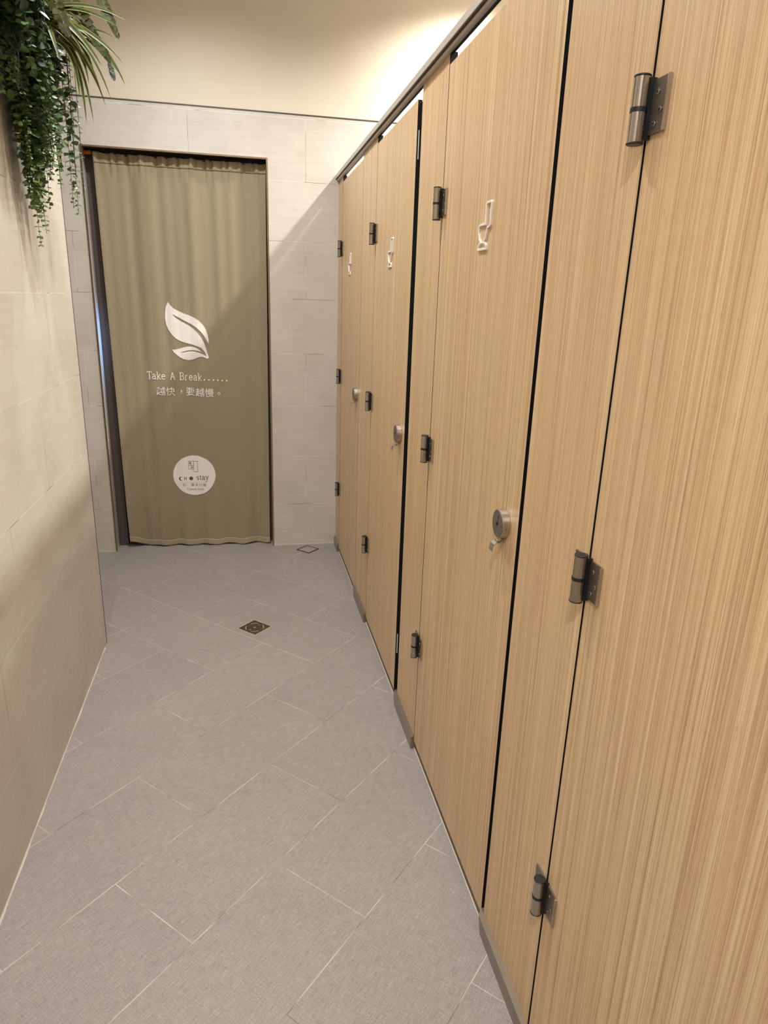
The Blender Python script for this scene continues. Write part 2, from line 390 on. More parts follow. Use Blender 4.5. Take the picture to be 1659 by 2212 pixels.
# ------------------------------------------------------------ stalls
ZB, ZP, TD, TP = .031, 2.087, .013, .020       # foot of boards, top of pilasters, board thickness
ZD = 2.057                                      # top of doors
def board(x0, x1, y0, y1, z0, z1):
    """laminate board: wood faces, black core showing on all edges"""
    bm = BM(); fs = box(bm, x0, x1, y0, y1, z0, z1)
    for f in fs:
        f.normal_update(); f.material_index = 0 if abs(f.normal.x) > .5 else 1
    return bm
HZ = (1.7306, 1.0582, .3985)
def hinge(par, y, z):
    """lift-off hinge, seam at y; door lies toward -y"""
    x = XP
    bm = BM()                                                     # plate with a turned-out edge
    box(bm, x-.0035, x-.0005, y-.043, y-.005, z-.031, z+.034); box(bm, x-.0055, x-.0005, y-.0455, y-.043, z-.031, z+.034, mi=1)
    box(bm, x-.0035, x-.0005, y+.005, y+.042, z-.031, z+.034)
    h = obj('hinge', bm, [M['plate'], M['satin']], par)
    bm = BM(); cyl(bm, (x-.0155, y), .0105, z-.0385, z-.0028, 'z', 28); cyl(bm, (x-.0155, y), .0105, z+.0028, z+.0385, 'z', 28)
    obj('hinge_barrel', bm, M['steel'], h)
    bm = BM(); cyl(bm, (x-.0155, y), .0113, z-.0028, z+.0028, 'z', 28); cyl(bm, (x-.0155, y), .0113, z+.0385, z+.0412, 'z', 28, bev=.0008); cyl(bm, (x-.0155, y), .0113, z-.0412, z-.0385, 'z', 28, bev=.0008)
    box(bm, x-.0095, x-.0005, y-.0108, y-.0065, z-.036, z+.037)  # black strip standing in for the shade between barrel and plate
    obj('hinge_ring_and_shade', bm, M['rubber'], h)
    bm = BM()
    for yy, zz in ((-.022, .018), (-.032, -.004), (-.022, -.019)):
        cyl(bm, (y+yy, z+zz), .0042, x-.0035, x-.0052, 'x', 16, bev=.0006)
        cyl(bm, (y+yy, z+zz), .0015, x-.0052, x-.0054, 'x', 8, mi=1)
    obj('screw', bm, [M['steel'], M['rubber']], h)
    return h
def lock(par, y, z):
    x = XP
    bm = BM(); cyl(bm, (y, z), .0315, x, x-.0175, 'x', 48, bev=.0010)
    box(bm, x-.011, x-.0095, y-.0317, y-.0300, z-.004, z-.002, mi=1)
    L = obj('door_lock', bm, [M['satin'], M['rubber']], par); L['label'] = 'round satin metal lock'
    bm = BM(); cyl(bm, (y, z), .0295, x-.0173, x-.0186, 'x', 48, bev=.0004); obj('lock_face', bm, M['lockface'], L)
    bm = BM(); cyl(bm, (y, z+.0005), .0042, x-.0185, x-.0205, 'x', 20, bev=.0008)
    pts = [(y+.004*math.cos(a)+.001, z+.013+.0065*math.sin(a)) for a in [PI*.6+PI*.9*k/8 for k in range(9)]]
    stroke(bm, pts, .0022, lambda a, b: (x-.0189, a, b)); obj('indicator', bm, M['rubber'], L)
    bm = BM()                                                     # curved finger tab below
    pr = [(x-.004, z-.030), (x-.008, z-.036), (x-.014, z-.040), (x-.020, z-.039), (x-.026, z-.044), (x-.029, z-.058)]
    lo = [(a, b-.0022) for a, b in pr]; ring = pr + lo[::-1]
    A = [bm.verts.new((a, y+.0105, b)) for a, b in ring]; B = [bm.verts.new((a, y-.0105, b)) for a, b in ring]
    n = len(ring)
    for i in range(n): bm.faces.new((A[i], A[(i+1) % n], B[(i+1) % n], B[i]))
    k = len(pr)
    for R_ in (A, B):
        for i in range(k-1): bm.faces.new((R_[i], R_[i+1], R_[n-2-i], R_[n-1-i]))
    cyl(bm, (x-.009, y), .0065, z-.037, z-.028, 'z', 20)
    obj('thumb_tab', bm, M['satin'], L)
SIGN = [(-.006,.006), (-.0045,.0485), (-.003,.050), (-.036,.050), (-.0345,.002), (-.019,-.001), (-.0175,-.008), (-.011,-.022), (.002,-.032),
        (-.012,-.034), (-.0185,-.039), (-.018,-.0455), (.036,-.0455), (.037,-.039), (.031,-.034), (.014,-.032), (.029,-.023), (.037,-.008), (.037,.004), (.033,.0065)]
SIGN = [(-.006,.0065), (-.006,.047), (-.009,.050), (-.033,.050), (-.036,.047), (-.036,.004), (-.033,.001), (-.019,-.002), (-.017,-.009), (-.010,-.023), (.000,-.031),
        (-.011,-.034), (-.017,-.039), (-.018,-.0455), (.033,-.0455), (.032,-.039), (.026,-.034), (.016,-.031), (.028,-.023), (.034,-.010), (.036,.001), (.033,.0055), (.028,.0065)]
def symbol(par, y, z):
    bm = BM(); x = XP; w_ = .0050
    P = [Vector((y+a*1.05, z+b, 0)) for a, b in SIGN]; n = len(P); rings = []
    for i in range(n):
        d1 = (P[i]-P[i-1]).normalized(); d2 = (P[(i+1) % n]-P[i]).normalized(); t_ = (d1+d2).normalized(); nn = Vector((-t_.y, t_.x, 0))
        k = max(.55, abs(nn.dot(Vector((-d1.y, d1.x, 0))))); o_ = nn*(w_/2/k); a, b = P[i]+o_, P[i]-o_
        rings.append([bm.verts.new((xx, q.x, q.y)) for xx, q in ((x, a), (x-.0038, a), (x-.0045, P[i]+o_*.7), (x-.0045, P[i]-o_*.7), (x-.0038, b), (x, b))])
    for i in range(n):
        A, B = rings[i], rings[(i+1) % n]
        for k in range(6): bm.faces.new((A[k], A[(k+1) % 6], B[(k+1) % 6], B[k]))
    o = obj('toilet_symbol', bm, M['white'], par); o['label'] = 'raised white outline of a toilet in profile'
def door(y_h, y_f, label, sym_y, lock_y, lock_z=1.032, sym_z=1.641):
    """y_h hinge edge (far), y_f free edge (near)"""
    D = thing('stall_door', (XP, (y_h+y_f)/2, ZB), label, 'door', 'wood-grain toilet stall doors')
    obj('door_panel', board(XP, XP+TD, y_f, y_h-.003, ZB, ZD), [M['wood'], M['core']], D)
    for z in HZ: hinge(D, y_h, z)
    if lock_y: lock(D, lock_y, lock_z)
    if sym_y: symbol(D, sym_y, sym_z)
    return D
dA = door(3.8372, 3.2145, 'wood-grain stall door with white toilet symbol, farthest, beside the back wall', 3.556, 3.272, 1.036)
dB = door(2.8875, 2.2480, 'wood-grain stall door with a wide black gap on its right, middle of the three showing toilet symbols', 2.572, 2.312, 1.028)
dC = door(1.9205, 1.2237, 'wood-grain stall door with the largest toilet symbol and the nearest round lock', 1.555, 1.291)
dD = door(.9315, .2340, 'nearest wood-grain stall door, plain with three large hinges, cut by the photo edge', None, None)
# strike strips on the edge of the middle door
for z0, z1 in ((1.895, 1.975), (.19, .27)):
    bm = BM(); box(bm, XP+.0045, XP+.0075, 2.2465, 2.2480, z0, z1); obj('edge_strip', bm, M['lamp'], dB)
def shoe(par, y0, y1):
    """metal shoe: rises to the board with a sloping top"""
    bm = BM(); x0, x1 = XP-.0114, XP+TP+.006; zt, zs = .044, .050
    pr = [(x0, 0), (x0, zt), (XP-.001, zs), (x1, zs), (x1, 0)]
    # skewed far end, as the metal cap is cut at an angle
    A = [bm.verts.new((a, y1, b)) for a, b in pr]; B = [bm.verts.new((a, y0, b)) for a, b in pr]
    n = len(pr); A[0].co.y -= .03; A[1].co.y -= .012
    for i in range(n): bm.faces.new((A[i], A[(i+1) % n], B[(i+1) % n], B[i]))
    bm.faces.new(A); bm.faces.new(B); obj('shoe', bm, M['shoe'], par)
def pilaster(y0, y1, label, feet=None, gap=0):
    Pp = thing('stall_pilaster', (XP, (y0+y1)/2, 0), label, 'partition', 'wood-grain pilasters between the stall doors')
    obj('pilaster_panel', board(XP, XP+TP, y0, y1, .030, ZP), [M['wood'], M['core']], Pp)
    shoe(Pp, *(feet or (y0, y1)))
    if gap:                                     # black rebate strip behind the gap to the next door
        bm = BM(); box(bm, XP+.0135, XP+.032, y1+.0002, y1+gap, ZB+.002, ZD-.004); obj('rebate_strip', bm, M['rubber'], Pp)
    return Pp
pilaster(3.8402, YB-.001, 'narrow wood-grain strip between the farthest door and the back wall')
pilaster(2.8885, 3.2110, 'wood-grain pilaster between the farthest and the middle symbol doors', (2.885, 3.2140), gap=.016)
pilaster(1.9225, 2.1916, 'wood-grain pilaster between the middle symbol door and the largest symbol door', (1.9205, 2.215), gap=.075)
pilaster(.9345, 1.2065, 'nearest full-height wood-grain pilaster, left of the nearest door', (.9315, 1.222), gap=.030)
bm = BM(); box(bm, XP, XP+.02, -2.6, .2310, .0, ZP); struct('wall_entry', bm, M['wood'])
# head rail along the top
R_ = thing('head_rail', (XP, 1.5, ZP), 'long grey metal rail running along the top of the stall fronts', 'rail')
bm = BM(); y0, y1 = -1.0, YB-.001
pr = [(XP-.0005, ZP), (XP-.011, ZP), (XP-.013, ZP+.002), (XP-.013, ZP+.007), (XP-.0105, ZP+.0075), (XP-.0105, ZP+.0090), (XP-.0195, ZP+.0100), (XP-.0205, ZP+.0115), (XP-.0205, ZP+.0290), (XP-.0185, ZP+.031), (XP+.012, ZP+.031), (XP+.014, ZP+.029), (XP+.014, ZP+.0065), (XP+.012, ZP+.0062), (XP+.006, ZP+.0061), (XP-.0005, ZP+.006)]
A = [bm.verts.new((a, y0, b-.006)) for a, b in pr]; B = [bm.verts.new((a, y1, b-.006)) for a, b in pr]; n = len(pr)
for i in range(n):
    f = bm.faces.new((A[i], A[(i+1) % n], B[(i+1) % n], B[i])); f.material_index = 1 if i in (3, 4, 5, 12, 13, 14) else 0
bm.faces.new(A); bm.faces.new(B); obj('rail_profile', bm, [M['rail'], M['rail_dark']], R_)
bm = BM()                                                        # black stops where the doors meet the rail
bm.free()
for y in (3.8390, 2.8885, 1.9215):
    bm = BM(); box(bm, XP+.0005, XP+.0195, y-.0030, y-.0005, ZD-.02, ZP-.0002); obj('door_stop', bm, M['rubber'], R_)
# low curb and silicone under the doors
bm = BM(); box(bm, XP+.004, XP+.05, .2, YB-.001, 0, .022, mi=0); struct('baseboard_right', bm, M['curb'])
bm = BM(); box(bm, XP+.0015, XP+.004, .2, YB-.001, 0, .003); struct('trim_8', bm, M['silicone'])
# dividers between the stalls
for k, (y, lb) in enumerate(((3.03, 'between the farthest and the middle stall'), (2.06, 'between the middle stall and the next one'), (1.08, 'behind the nearest pilaster'))):
    D = thing('stall_divider', (1.2, y, 0), 'grey divider panel inside the stalls, ' + lb, 'partition', 'dividers inside the stalls')
    bm = BM(); box(bm, XP+.021, XS-.001, y, y+.013, .10, 2.02); obj('divider_panel', bm, M['core'], D)
    bm = BM(); cyl(bm, (1.5, y+.0065), .012, 0, .10, 'z', 16); obj('divider_foot', bm, M['shoe'], D)

# ------------------------------------------------------------ curtain in the doorway
YC = 4.045
CX0, CX1 = -.716, .150
def cdisp(x, z):
    """fold depth of the cloth"""
    t_ = (x-CX0)/(CX1-CX0); top = max(0.0, (z-2.02)/.13); top = min(1, top)
    d = .0075*math.sin(2*PI*t_*4.1+.6) + .0045*math.sin(2*PI*t_*7.3+1.1+.25*z) + .0025*math.sin(2*PI*t_*13.+z*.6)
    d *= .36+.30*abs(z-1.0)/1.1
    d += top*(.006*math.sin(2*PI*t_*19+math.sin(t_*9)*2) + .003*math.sin(2*PI*t_*31))
    bot = max(0.0, (.35-z)/.35)
    d += bot*(.010*math.sin(2*PI*t_*5.2+.4)) - bot*bot*.028*max(0, 1-t_*1.6)
    return d
def cpos(x, z, off=0.0): return (x, YC - cdisp(x, z) - off, z)
cz_top = 2.146
CUR = thing('doorway_curtain', ((CX0+CX1)/2, YC, .02), 'olive-khaki fabric curtain with leaf emblem and white lettering, hanging in the doorway', 'curtain')
def cgrid(u0, u1, z0f, z1f, nx, nz, off=0.0):
    bm = BM(); V = []
    for j in range(nz+1):
        row = []
        for i in range(nx+1):
            u = u0+(u1-u0)*i/nx
            zb, zt = z0f(u), z1f(u); z = zb+(zt-zb)*j/nz
            sk = .022*(1-(z/2.15)) * (1-u) - .014*(1-z/2.15)*u        # narrows toward the hem
            x = CX0+(CX1-CX0)*u + sk
            row.append(bm.verts.new(cpos(x, z, off)))
        V.append(row)
    for j in range(nz):
        for i in range(nx):
            f = bm.faces.new((V[j][i], V[j][i+1], V[j+1][i+1], V[j+1][i])); f.smooth = True
    return bm
cbot = lambda u: .008 + .034*max(0, 1-u*5.5)**2 + .003*math.sin(u*38)
ctop = lambda u: cz_top + .002*math.sin(u*70) + .001*math.sin(u*57)
obj('curtain_cloth', cgrid(0, 1, cbot, ctop, 260, 110), M['curtain'], CUR, solid=.0012, recalc=False)
M['hem'] = cloth_mat('hem_cloth', srgb(158, 148, 116), srgb(176, 166, 132))  # doubled hem cloth, with light bounced off the floor put into its colour
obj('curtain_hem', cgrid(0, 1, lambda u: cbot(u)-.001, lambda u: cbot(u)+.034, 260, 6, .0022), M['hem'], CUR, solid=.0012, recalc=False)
obj('curtain_header', cgrid(0, 1, lambda u: 2.098, ctop, 260, 8, .0022), M['curtain'], CUR, solid=.0012, recalc=False)
def onto(me, off):
    """drape a flat print onto the cloth"""
    bm = BM(); bm.from_mesh(me)
    xs = [v.co.x for v in bm.verts]; x = math.floor(min(xs)/.02)*.02
    while x < max(xs):
        bmesh.ops.bisect_plane(bm, geom=bm.verts[:]+bm.edges[:]+bm.faces[:], plane_co=(x, 0, 0), plane_no=(1, 0, 0)); x += .02
    for v in bm.verts: v.co = Vector(cpos(v.co.x, v.co.z, off))
    return bm
def printed(name, bm0, mt, off, label=None):
    me = bpy.data.meshes.new('tmp'); bm0.to_mesh(me); bm0.free()
    o = obj(name, onto(me, off), mt, CUR, recalc=True); bpy.data.meshes.remove(me)
    if label: o['label'] = label
    return o
flat = lambda a, b: (a, 0, b)
LEAF=[(-0.3917, 1.429), (-0.3827, 1.4141), (-0.366, 1.397), (-0.3419, 1.3835), (-0.3141, 1.3719), (-0.286, 1.3619), (-0.2578, 1.3502), (-0.2334, 1.3347), (-0.2126, 1.3136), (-0.1974, 1.2886), (-0.1878, 1.2597), (-0.1836, 1.2305), (-0.1853, 1.2091), (-0.1947, 1.2266), (-0.2082, 1.2519), (-0.2253, 1.2752), (-0.2496, 1.2982), (-0.2776, 1.3155), (-0.3056, 1.3292), (-0.3369, 1.3463), (-0.3577, 1.3564), (-0.3732, 1.3656), (-0.3666, 1.3569), (-0.3514, 1.3423), (-0.3238, 1.3259), (-0.2958, 1.3115), (-0.2679, 1.293), (-0.2437, 1.27), (-0.2233, 1.2417), (-0.2099, 1.2145), (-0.2002, 1.186), (-0.1942, 1.1565), (-0.187, 1.1362), (-0.19, 1.1261), (-0.1974, 1.1267), (-0.2172, 1.1357), (-0.2319, 1.1373), (-0.2505, 1.1314), (-0.273, 1.1207), (-0.2988, 1.1166), (-0.3241, 1.121), (-0.3454, 1.1318), (-0.3627, 1.1463), (-0.3764, 1.1589), (-0.3856, 1.1734), (-0.3683, 1.1745), (-0.3463, 1.1796), (-0.3242, 1.1863), (-0.2985, 1.1922), (-0.2767, 1.1919), (-0.2569, 1.1868), (-0.2373, 1.1761), (-0.2241, 1.1626), (-0.2486, 1.1703), (-0.2777, 1.1728), (-0.3033, 1.1694), (-0.3291, 1.1623), (-0.3439, 1.1587), (-0.3257, 1.159), (-0.3, 1.1646), (-0.278, 1.1672), (-0.2526, 1.1636), (-0.231, 1.1566), (-0.213, 1.148), (-0.1994, 1.1397), (-0.2052, 1.1582), (-0.2154, 1.1746), (-0.2295, 1.1873), (-0.251, 1.1961), (-0.2797, 1.2047), (-0.3084, 1.2115), (-0.3368, 1.22), (-0.3612, 1.2341), (-0.3815, 1.2554), (-0.3979, 1.2802), (-0.4086, 1.3087), (-0.4127, 1.3407), (-0.411, 1.3727), (-0.4045, 1.4047)]
bm = BM(); poly(bm, LEAF, flat); printed('leaf_emblem', bm, M['print'], .0021, 'white emblem of two leaves')
# serif letters as strokes on a unit cell: (points, width factor)
def arc(cx, cy, rx, ry, a0, a1, n=12): return [(cx+rx*math.cos(math.radians(a0+(a1-a0)*k/n)), cy+ry*math.sin(math.radians(a0+(a1-a0)*k/n))) for k in range(n+1)]
GL = {
 'T': (.62, [[(.31,0),(.31,1)], [(.18,.0),(.44,.0)], [(.02,1),(.60,1)], [(.03,1),(.01,.80)], [(.59,1),(.61,.80)]]),
 'A': (.66, [[(.06,0),(.33,1)], [(.33,1),(.60,0)], [(.14,.34),(.52,.34)], [(0,0),(.16,0)], [(.50,0),(.66,0)]]),
 'B': (.60, [[(.13,0),(.13,1)], [(.02,1),(.30,1)]+arc(.32,.76,.20,.24,90,-90)+[(.13,.52)], [(.13,.52),(.32,.52)]+arc(.33,.26,.24,.26,90,-90)+[(.02,0)]]),
 'C': (.62, [arc(.34,.5,.30,.5,48,312,18)]), 'H': (.64, [[(.1,0),(.1,1)], [(.54,0),(.54,1)], [(.1,.5),(.54,.5)]]),
 'a': (.52, [[(.06,.52),(.10,.62)]+arc(.24,.50,.15,.18,110,0)+[(.39,.10),(.44,.01),(.52,.03)], [(.39,.40)]+arc(.22,.19,.19,.18,95,300)+[(.39,.12)]]),
 'k': (.54, [[(.11,0),(.11,1)], [(.02,1),(.11,1)], [(.01,0),(.20,0)], [(.45,.64),(.12,.26)], [(.22,.38),(.46,0)], [(.36,.64),(.52,.64)], [(.38,0),(.54,0)]]),
 'e': (.52, [[(.06,.36),(.46,.36)]+arc(.26,.34,.20,.31,8,180)+arc(.27,.33,.21,.33,180,320)]),
 'r': (.46, [[(.14,0),(.14,.64)], [(.03,.64),(.14,.64)], [(.02,0),(.28,0)], [(.14,.38)]+arc(.32,.42,.18,.22,170,60)]),
 's': (.42, [arc(.21,.48,.15,.16,30,230)+[(.24,.30)]+arc(.21,.16,.16,.16,60,-150)]),
 't': (.38, [[(.16,.86),(.16,.14)]+arc(.26,.13,.10,.13,180,310), [(.03,.64),(.33,.64)]]),
 'y': (.52, [[(.07,.62),(.27,.04)], [(.47,.62),(.20,-.20),(.08,-.30),(.02,-.26)], [(0,.63),(.17,.63)], [(.38,.63),(.54,.63)]]),
 'p': (.52, [[(.11,-.3),(.11,.62)], [(.02,.62),(.11,.62)], [(.02,-.3),(.21,-.3)], arc(.28,.32,.19,.31,150,-150)]),
 'u': (.54, [[(.02,.62),(.11,.62),(.11,.2)]+arc(.23,.16,.12,.15,180,330), [(.40,.62),(.40,.0),(.50,0)]]),
 'l': (.30, [[(.04,1),(.14,1),(.14,0)], [(.03,0),(.25,0)]]), 'h': (.56, [[(.04,1),(.12,1),(.12,0)], [(.02,0),(.22,0)], [(.12,.42)]+arc(.27,.44,.15,.2,150,0)+[(.42,0)], [(.33,0),(.52,0)]]),
 'o': (.54, [arc(.27,.32,.21,.32,0,360,18)]), '.': (.40, None), ' ': (.40, [])}
def letters(bm, s, x, z, h, wx=1.0, track=.04, sw=.075, mono=None, slope=0.0, dot=.12):
    for ch in s:
        wd, st = GL[ch]; adv = mono or wd+track; o_ = (adv-wd)/2 if mono else 0
        if st is None: poly(bm, [(x+(adv/2)*h*wx+math.cos(a*PI/6)*h*dot, z+h*dot*.9+math.sin(a*PI/6)*h*dot) for a in range(12)], flat)
        else:
            for k, ln in enumerate(st):
                wv = sw*(1.25 if ch in 'TB' and k == 0 else 1.0)*h
                stroke(bm, [(x+(a+o_)*h*wx, z+b*h) for a, b in ln], wv, flat)
        x += adv*h*wx; z += slope*adv*h*wx
    return x
lx, lz = -.528, 1.011
for wd in ('Take ', 'A ', 'Break', '......'):
    bm = BM(); x1 = letters(bm, wd, lx, lz, .0405, wx=.995, mono=.618, sw=.108, slope=-.026)
    lz += -.026*(x1-lx); lx = x1
    printed('lettering' if wd[0] != '.' else 'dots', bm, M['print'], .0021)
def typed(s, size, x, z, name, mt, off=.0023, sx=1.0, bold=0.0, label=None, space=1.0):
    cu = bpy.data.curves.new('tmp', 'FONT'); cu.body = s; cu.size = size; cu.align_x = 'LEFT'; cu.offset = bold; cu.space_character = space
    cu.resolution_u = 2
    o = bpy.data.objects.new('tmp', cu); C.objects.link(o); bpy.context.view_layer.update()
    dg = bpy.context.evaluated_depsgraph_get(); me = bpy.data.meshes.new_from_object(o.evaluated_get(dg))
    bpy.data.objects.remove(o)
    me.transform(Matrix(((sx, 0, 0, x), (0, 0, 0, 0), (0, 1, 0, z), (0, 0, 0, 1))))
    bm = onto(me, off); bpy.data.meshes.remove(me)
    q = obj(name, bm, mt, CUR, recalc=True)
    if label: q['label'] = label
    return q
cjk = [('越', -.4845, .923), ('快', -.4330, .921), ('，', -.3600, .936), ('要', -.3230, .921), ('越', -.2705, .917), ('慢', -.2185, .914), ('。', -.1490, .925)]
for ch, x, z in cjk: typed(ch, .0520, x, z, 'brush_character', M['print'], bold=.0003)
# round white badge
bcx, bcz = -.2997, .4455
bm = BM(); poly(bm, [(bcx+.1215*math.cos(2*PI*k/64), bcz+.1215*math.sin(2*PI*k/64)) for k in range(64)], flat); printed('round_badge', bm, M['print'], .0021, 'round white badge')
bm = BM(); W_ = .0022
for ln in ([(-.3315,.532),(-.2678,.531)], [(-.3315,.532),(-.3305,.4845),(-.3008,.484),(-.3005,.531)], [(-.318,.531),(-.3155,.4845)], [(-.3310,.506),(-.3005,.5065)],
           [(-.2811,.531),(-.2790,.4673),(-.299,.4676),(-.3088,.4773)], [(-.3010,.531),(-.3010,.508)]): stroke(bm, ln, W_, flat)
for ln in ([(-.327,.526),(-.3205,.513)], [(-.3225,.5235),(-.3175,.5165)], [(-.314,.492),(-.3055,.501)], [(-.3095,.4905),(-.3045,.4945)]): stroke(bm, ln, W_*1.7, flat)
printed('badge_drawing', bm, M['inkgrey'], .0026, 'grey line drawing on the badge')
bm = BM()
letters(bm, 'H', -.3605, .4165, .0200, wx=1.15, sw=.17)
poly(bm, [(-.3195+.0115*math.cos(2*PI*k/28), .4268+.0115*math.sin(2*PI*k/28)) for k in range(28)], flat)
# the C is a thick crescent
out = [(-.3775+.0125*math.cos(math.radians(a)), .4262+.0118*math.sin(math.radians(a))) for a in range(50, 311, 13)]
inn = [(-.3735+.0085*math.cos(math.radians(a)), .4262+.0092*math.sin(math.radians(a))) for a in range(300, 59, -12)]
poly(bm, out+inn, flat); printed('badge_lettering', bm, M['inkbrown'], .0026, 'bold brown letters on the badge')
bm = BM(); letters(bm, 'stay', -.2885, .4180, .0330, wx=1.0, track=.09, sw=.11, slope=.02)
stroke(bm, [(-.3897,.4000),(-.2325,.4045)], .0008, flat)
letters(bm, 'Capsule hotel', -.3450, .3555, .0125, wx=1.1, track=.06, sw=.12)
printed('badge_lettering', bm, M['inkgrey'], .0026, 'thin grey serif letters on the badge')
for ch, x in zip('町‧草休行館', (-.3690, -.3460, -.3230, -.3000, -.2765, -.2540)): typed(ch, .0200, x, .3795, 'badge_character', M['inkgrey'], .0026)
# rod
RD = thing('curtain_rod', ((DX0+DX1)/2, YC+.012, 2.152), 'thin dark rod holding the curtain under the door lintel', 'rod')
bm = BM(); cyl(bm, (YC+.014, 2.146), .009, DX0+.045, DX1-.002, 'x', 20); obj('rod_tube', bm, M['rod'], RD)
bm = BM(); cyl(bm, (YC+.014, 2.146), .0105, DX0+.0015, DX0+.046, 'x', 20, bev=.002); obj('rod_end', bm, M['rodcap'], RD)

# ------------------------------------------------------------ floor drains
def drain(cx, cy, label, screws, sz=.1135):
    Dn = thing('floor_drain', (cx, cy, 0), label, 'floor drain', 'square steel floor drains')
    rot = Matrix.Translation((cx, cy, 0)) @ Matrix.Rotation(PI/4, 4, 'Z')
    h = sz/2
    bm = BM()
    for a in ((-h, -h+.003, -h, h), (h-.003, h, -h, h), (-h+.003, h-.003, -h, -h+.003), (-h+.003, h-.003, h-.003, h)): box(bm, *a, .0001, .0022)
    bm.transform(rot); obj('drain_rim', bm, M['drain_edge' if screws else 'drain'], Dn)
    if screws:
        bm = BM(); box(bm, -h+.003, h-.003, -h+.003, h-.003, .0001, .0014); bm.transform(rot); obj('drain_cover', bm, M['drain'], Dn)
        for a0 in (20, 110, 200, 290):
            bm = BM()
            for a in range(a0, a0+50, 5):
                p0, p1 = math.radians(a), math.radians(a+5)
                v = [bm.verts.new((math.cos(q)*r_, math.sin(q)*r_, .0017)) for q, r_ in ((p0, .040), (p1, .040), (p1, .0425), (p0, .0425))]; bm.faces.new(v)
            bmesh.ops.remove_doubles(bm, verts=bm.verts, dist=1e-6); bm.transform(rot); obj('drain_slot', bm, M['drain_edge'], Dn)
        for a, b, r_ in ((0, 0, .0055), (-.030, -.0, .004), (.030, .0, .003)):
            bm = BM(); cyl(bm, (a, b), r_, .0012, .0032, 'z', 16, bev=.0006); bm.transform(rot); obj('drain_screw', bm, M['brass'], Dn)
    else:
        bm = BM(); box(bm, -h+.009, h-.009, -h+.009, h-.009, .0001, .0024); bm.transform(rot); obj('drain_inset', bm, M['floor'], Dn)
        bm = BM(); box(bm, -h+.003, h-.003, -h+.003, h-.003, .0001, .0006); bm.transform(rot); obj('drain_slot', bm, M['rubber'], Dn)
drain(.0195, 2.902, 'square steel drain cover with shiny screws in the middle of the floor', True)
drain(.359, 3.900, 'square drain with a tile inset and dark rim at the foot of the back wall', False, .100)

# ------------------------------------------------------------ greenery hanging from the left wall
R = random.Random(11)
PLX0, PLX1 = XL+.001, XL+.15
PT = thing('wall_planter', (XL+.1, 2.2, 2.34), 'dark brown trough on the left wall that holds the hanging greenery', 'planter')
bm = BM(); z0, z1 = 2.337, 2.46
for a in ((PLX0, PLX1, 1.75, 2.45, z0, z0+.012), (PLX0, PLX0+.012, 1.75, 2.45, z0+.012, z1), (PLX1-.012, PLX1, 1.75, 2.45, z0+.012, z1), (PLX0+.012, PLX1-.012, 1.75, 1.762, z0+.012, z1), (PLX0+.012, PLX1-.012, 2.438, 2.45, z0+.012, z1)): box(bm, *a)
obj('trough', bm, M['planter'], PT)
bm = BM(); box(bm, PLX0+.012, PLX1-.012, 1.762, 2.438, z0+.06, z1-.015); obj('soil', bm, M['darkleaf'], PT)
def leaf(bm, p, d, nrm, L, W, mi=0, fold=.15, seg=3, uvl=None, droop=0.0, shape=1.0):
    """a pointed oval leaf starting at p along d"""
    d = d.normalized(); s = d.cross(nrm); s = s.normalized() if s.length > 1e-4 else d.orthogonal().normalized(); up_ = s.cross(d)
    prev = None; pts = []
    for k in range(seg+1):
        t_ = k/seg; w_ = math.sin(PI*min(1, t_**shape))*W/2 if 0 < k < seg else .0003
        c = p + d*L*t_ + up_*(-droop*t_*t_*L)
        pts.append((bm.verts.new(c+s*w_+up_*fold*w_), bm.verts.new(c), bm.verts.new(c-s*w_+up_*fold*w_)))
    for k in range(seg):
        A, B = pts[k], pts[k+1]
        for i in range(2):
            f = bm.faces.new((A[i], A[i+1], B[i+1], B[i])); f.material_index = mi; f.smooth = True
            if uvl:
                for lp, uu in zip(f.loops, ((0, .5, .5, 0) if i == 0 else (.5, 1, 1, .5))): lp[uvl].uv = (uu, k/seg)
def strand(par, x, y, ztop, ztip, name='trailing_stem', size=.021, mats=None, sway=.02, gap=.021, thin=False):
    bm = BM(); n = max(4, int((ztop-ztip)/.03)); ph = R.random()*6; pts = []
    ax, ay = R.uniform(-1, 1)*sway, R.uniform(-1, 1)*sway
    for k in range(n+1):
        t_ = k/n; xx = x + ax*math.sin(t_*3+ph)*t_; yy = y + ay*math.sin(t_*2.6+ph*1.3)
        xx = max(XL+.008, xx); pts.append(Vector((xx, yy, ztop+(ztip-ztop)*t_)))
    tube(bm, pts, .0013, 5, .0006, mi=2)
    L = ztop-ztip; s = .0; ang = R.random()*6
    while s < L:
        f = s/L*n; i = min(n-1, int(f)); p = pts[i].lerp(pts[i+1], f-i)
        tip = 1-s/L; sz = size*(.45+.75*min(1, tip*3.2))*R.uniform(.8, 1.15)
        ang += PI/2+R.uniform(-.4, .4)
        for q in (0, PI):
            a = ang+q; d = Vector((math.cos(a), math.sin(a), R.uniform(-.75, .05)))
            if p.x < XL+.02 and d.x < 0: d.x = abs(d.x)
            nr = Vector((R.uniform(-.6, .6), R.uniform(-.9, .2), R.uniform(.2, 1)))
            leaf(bm, p, d, nr, sz*(.9 if thin else 1.0), sz*(.32 if thin else .88), mi=1 if (tip < .18 or R.random() < .15) else 0, shape=.85, seg=3 if thin or size < .02 else 5)
        s += gap*(.55+.45*min(1, tip*3))*R.uniform(.8, 1.2)
    for v in bm.verts:
        if v.co.x < XL+.003: v.co.x = XL+.003
    return obj(name, bm, mats or [M['euca'], M['euca_light'], M['stem']], par, recalc=False)
def bunch(name, label, cat, loc, group=None): return thing(name, loc, label, cat, group)
ZS = 2.335
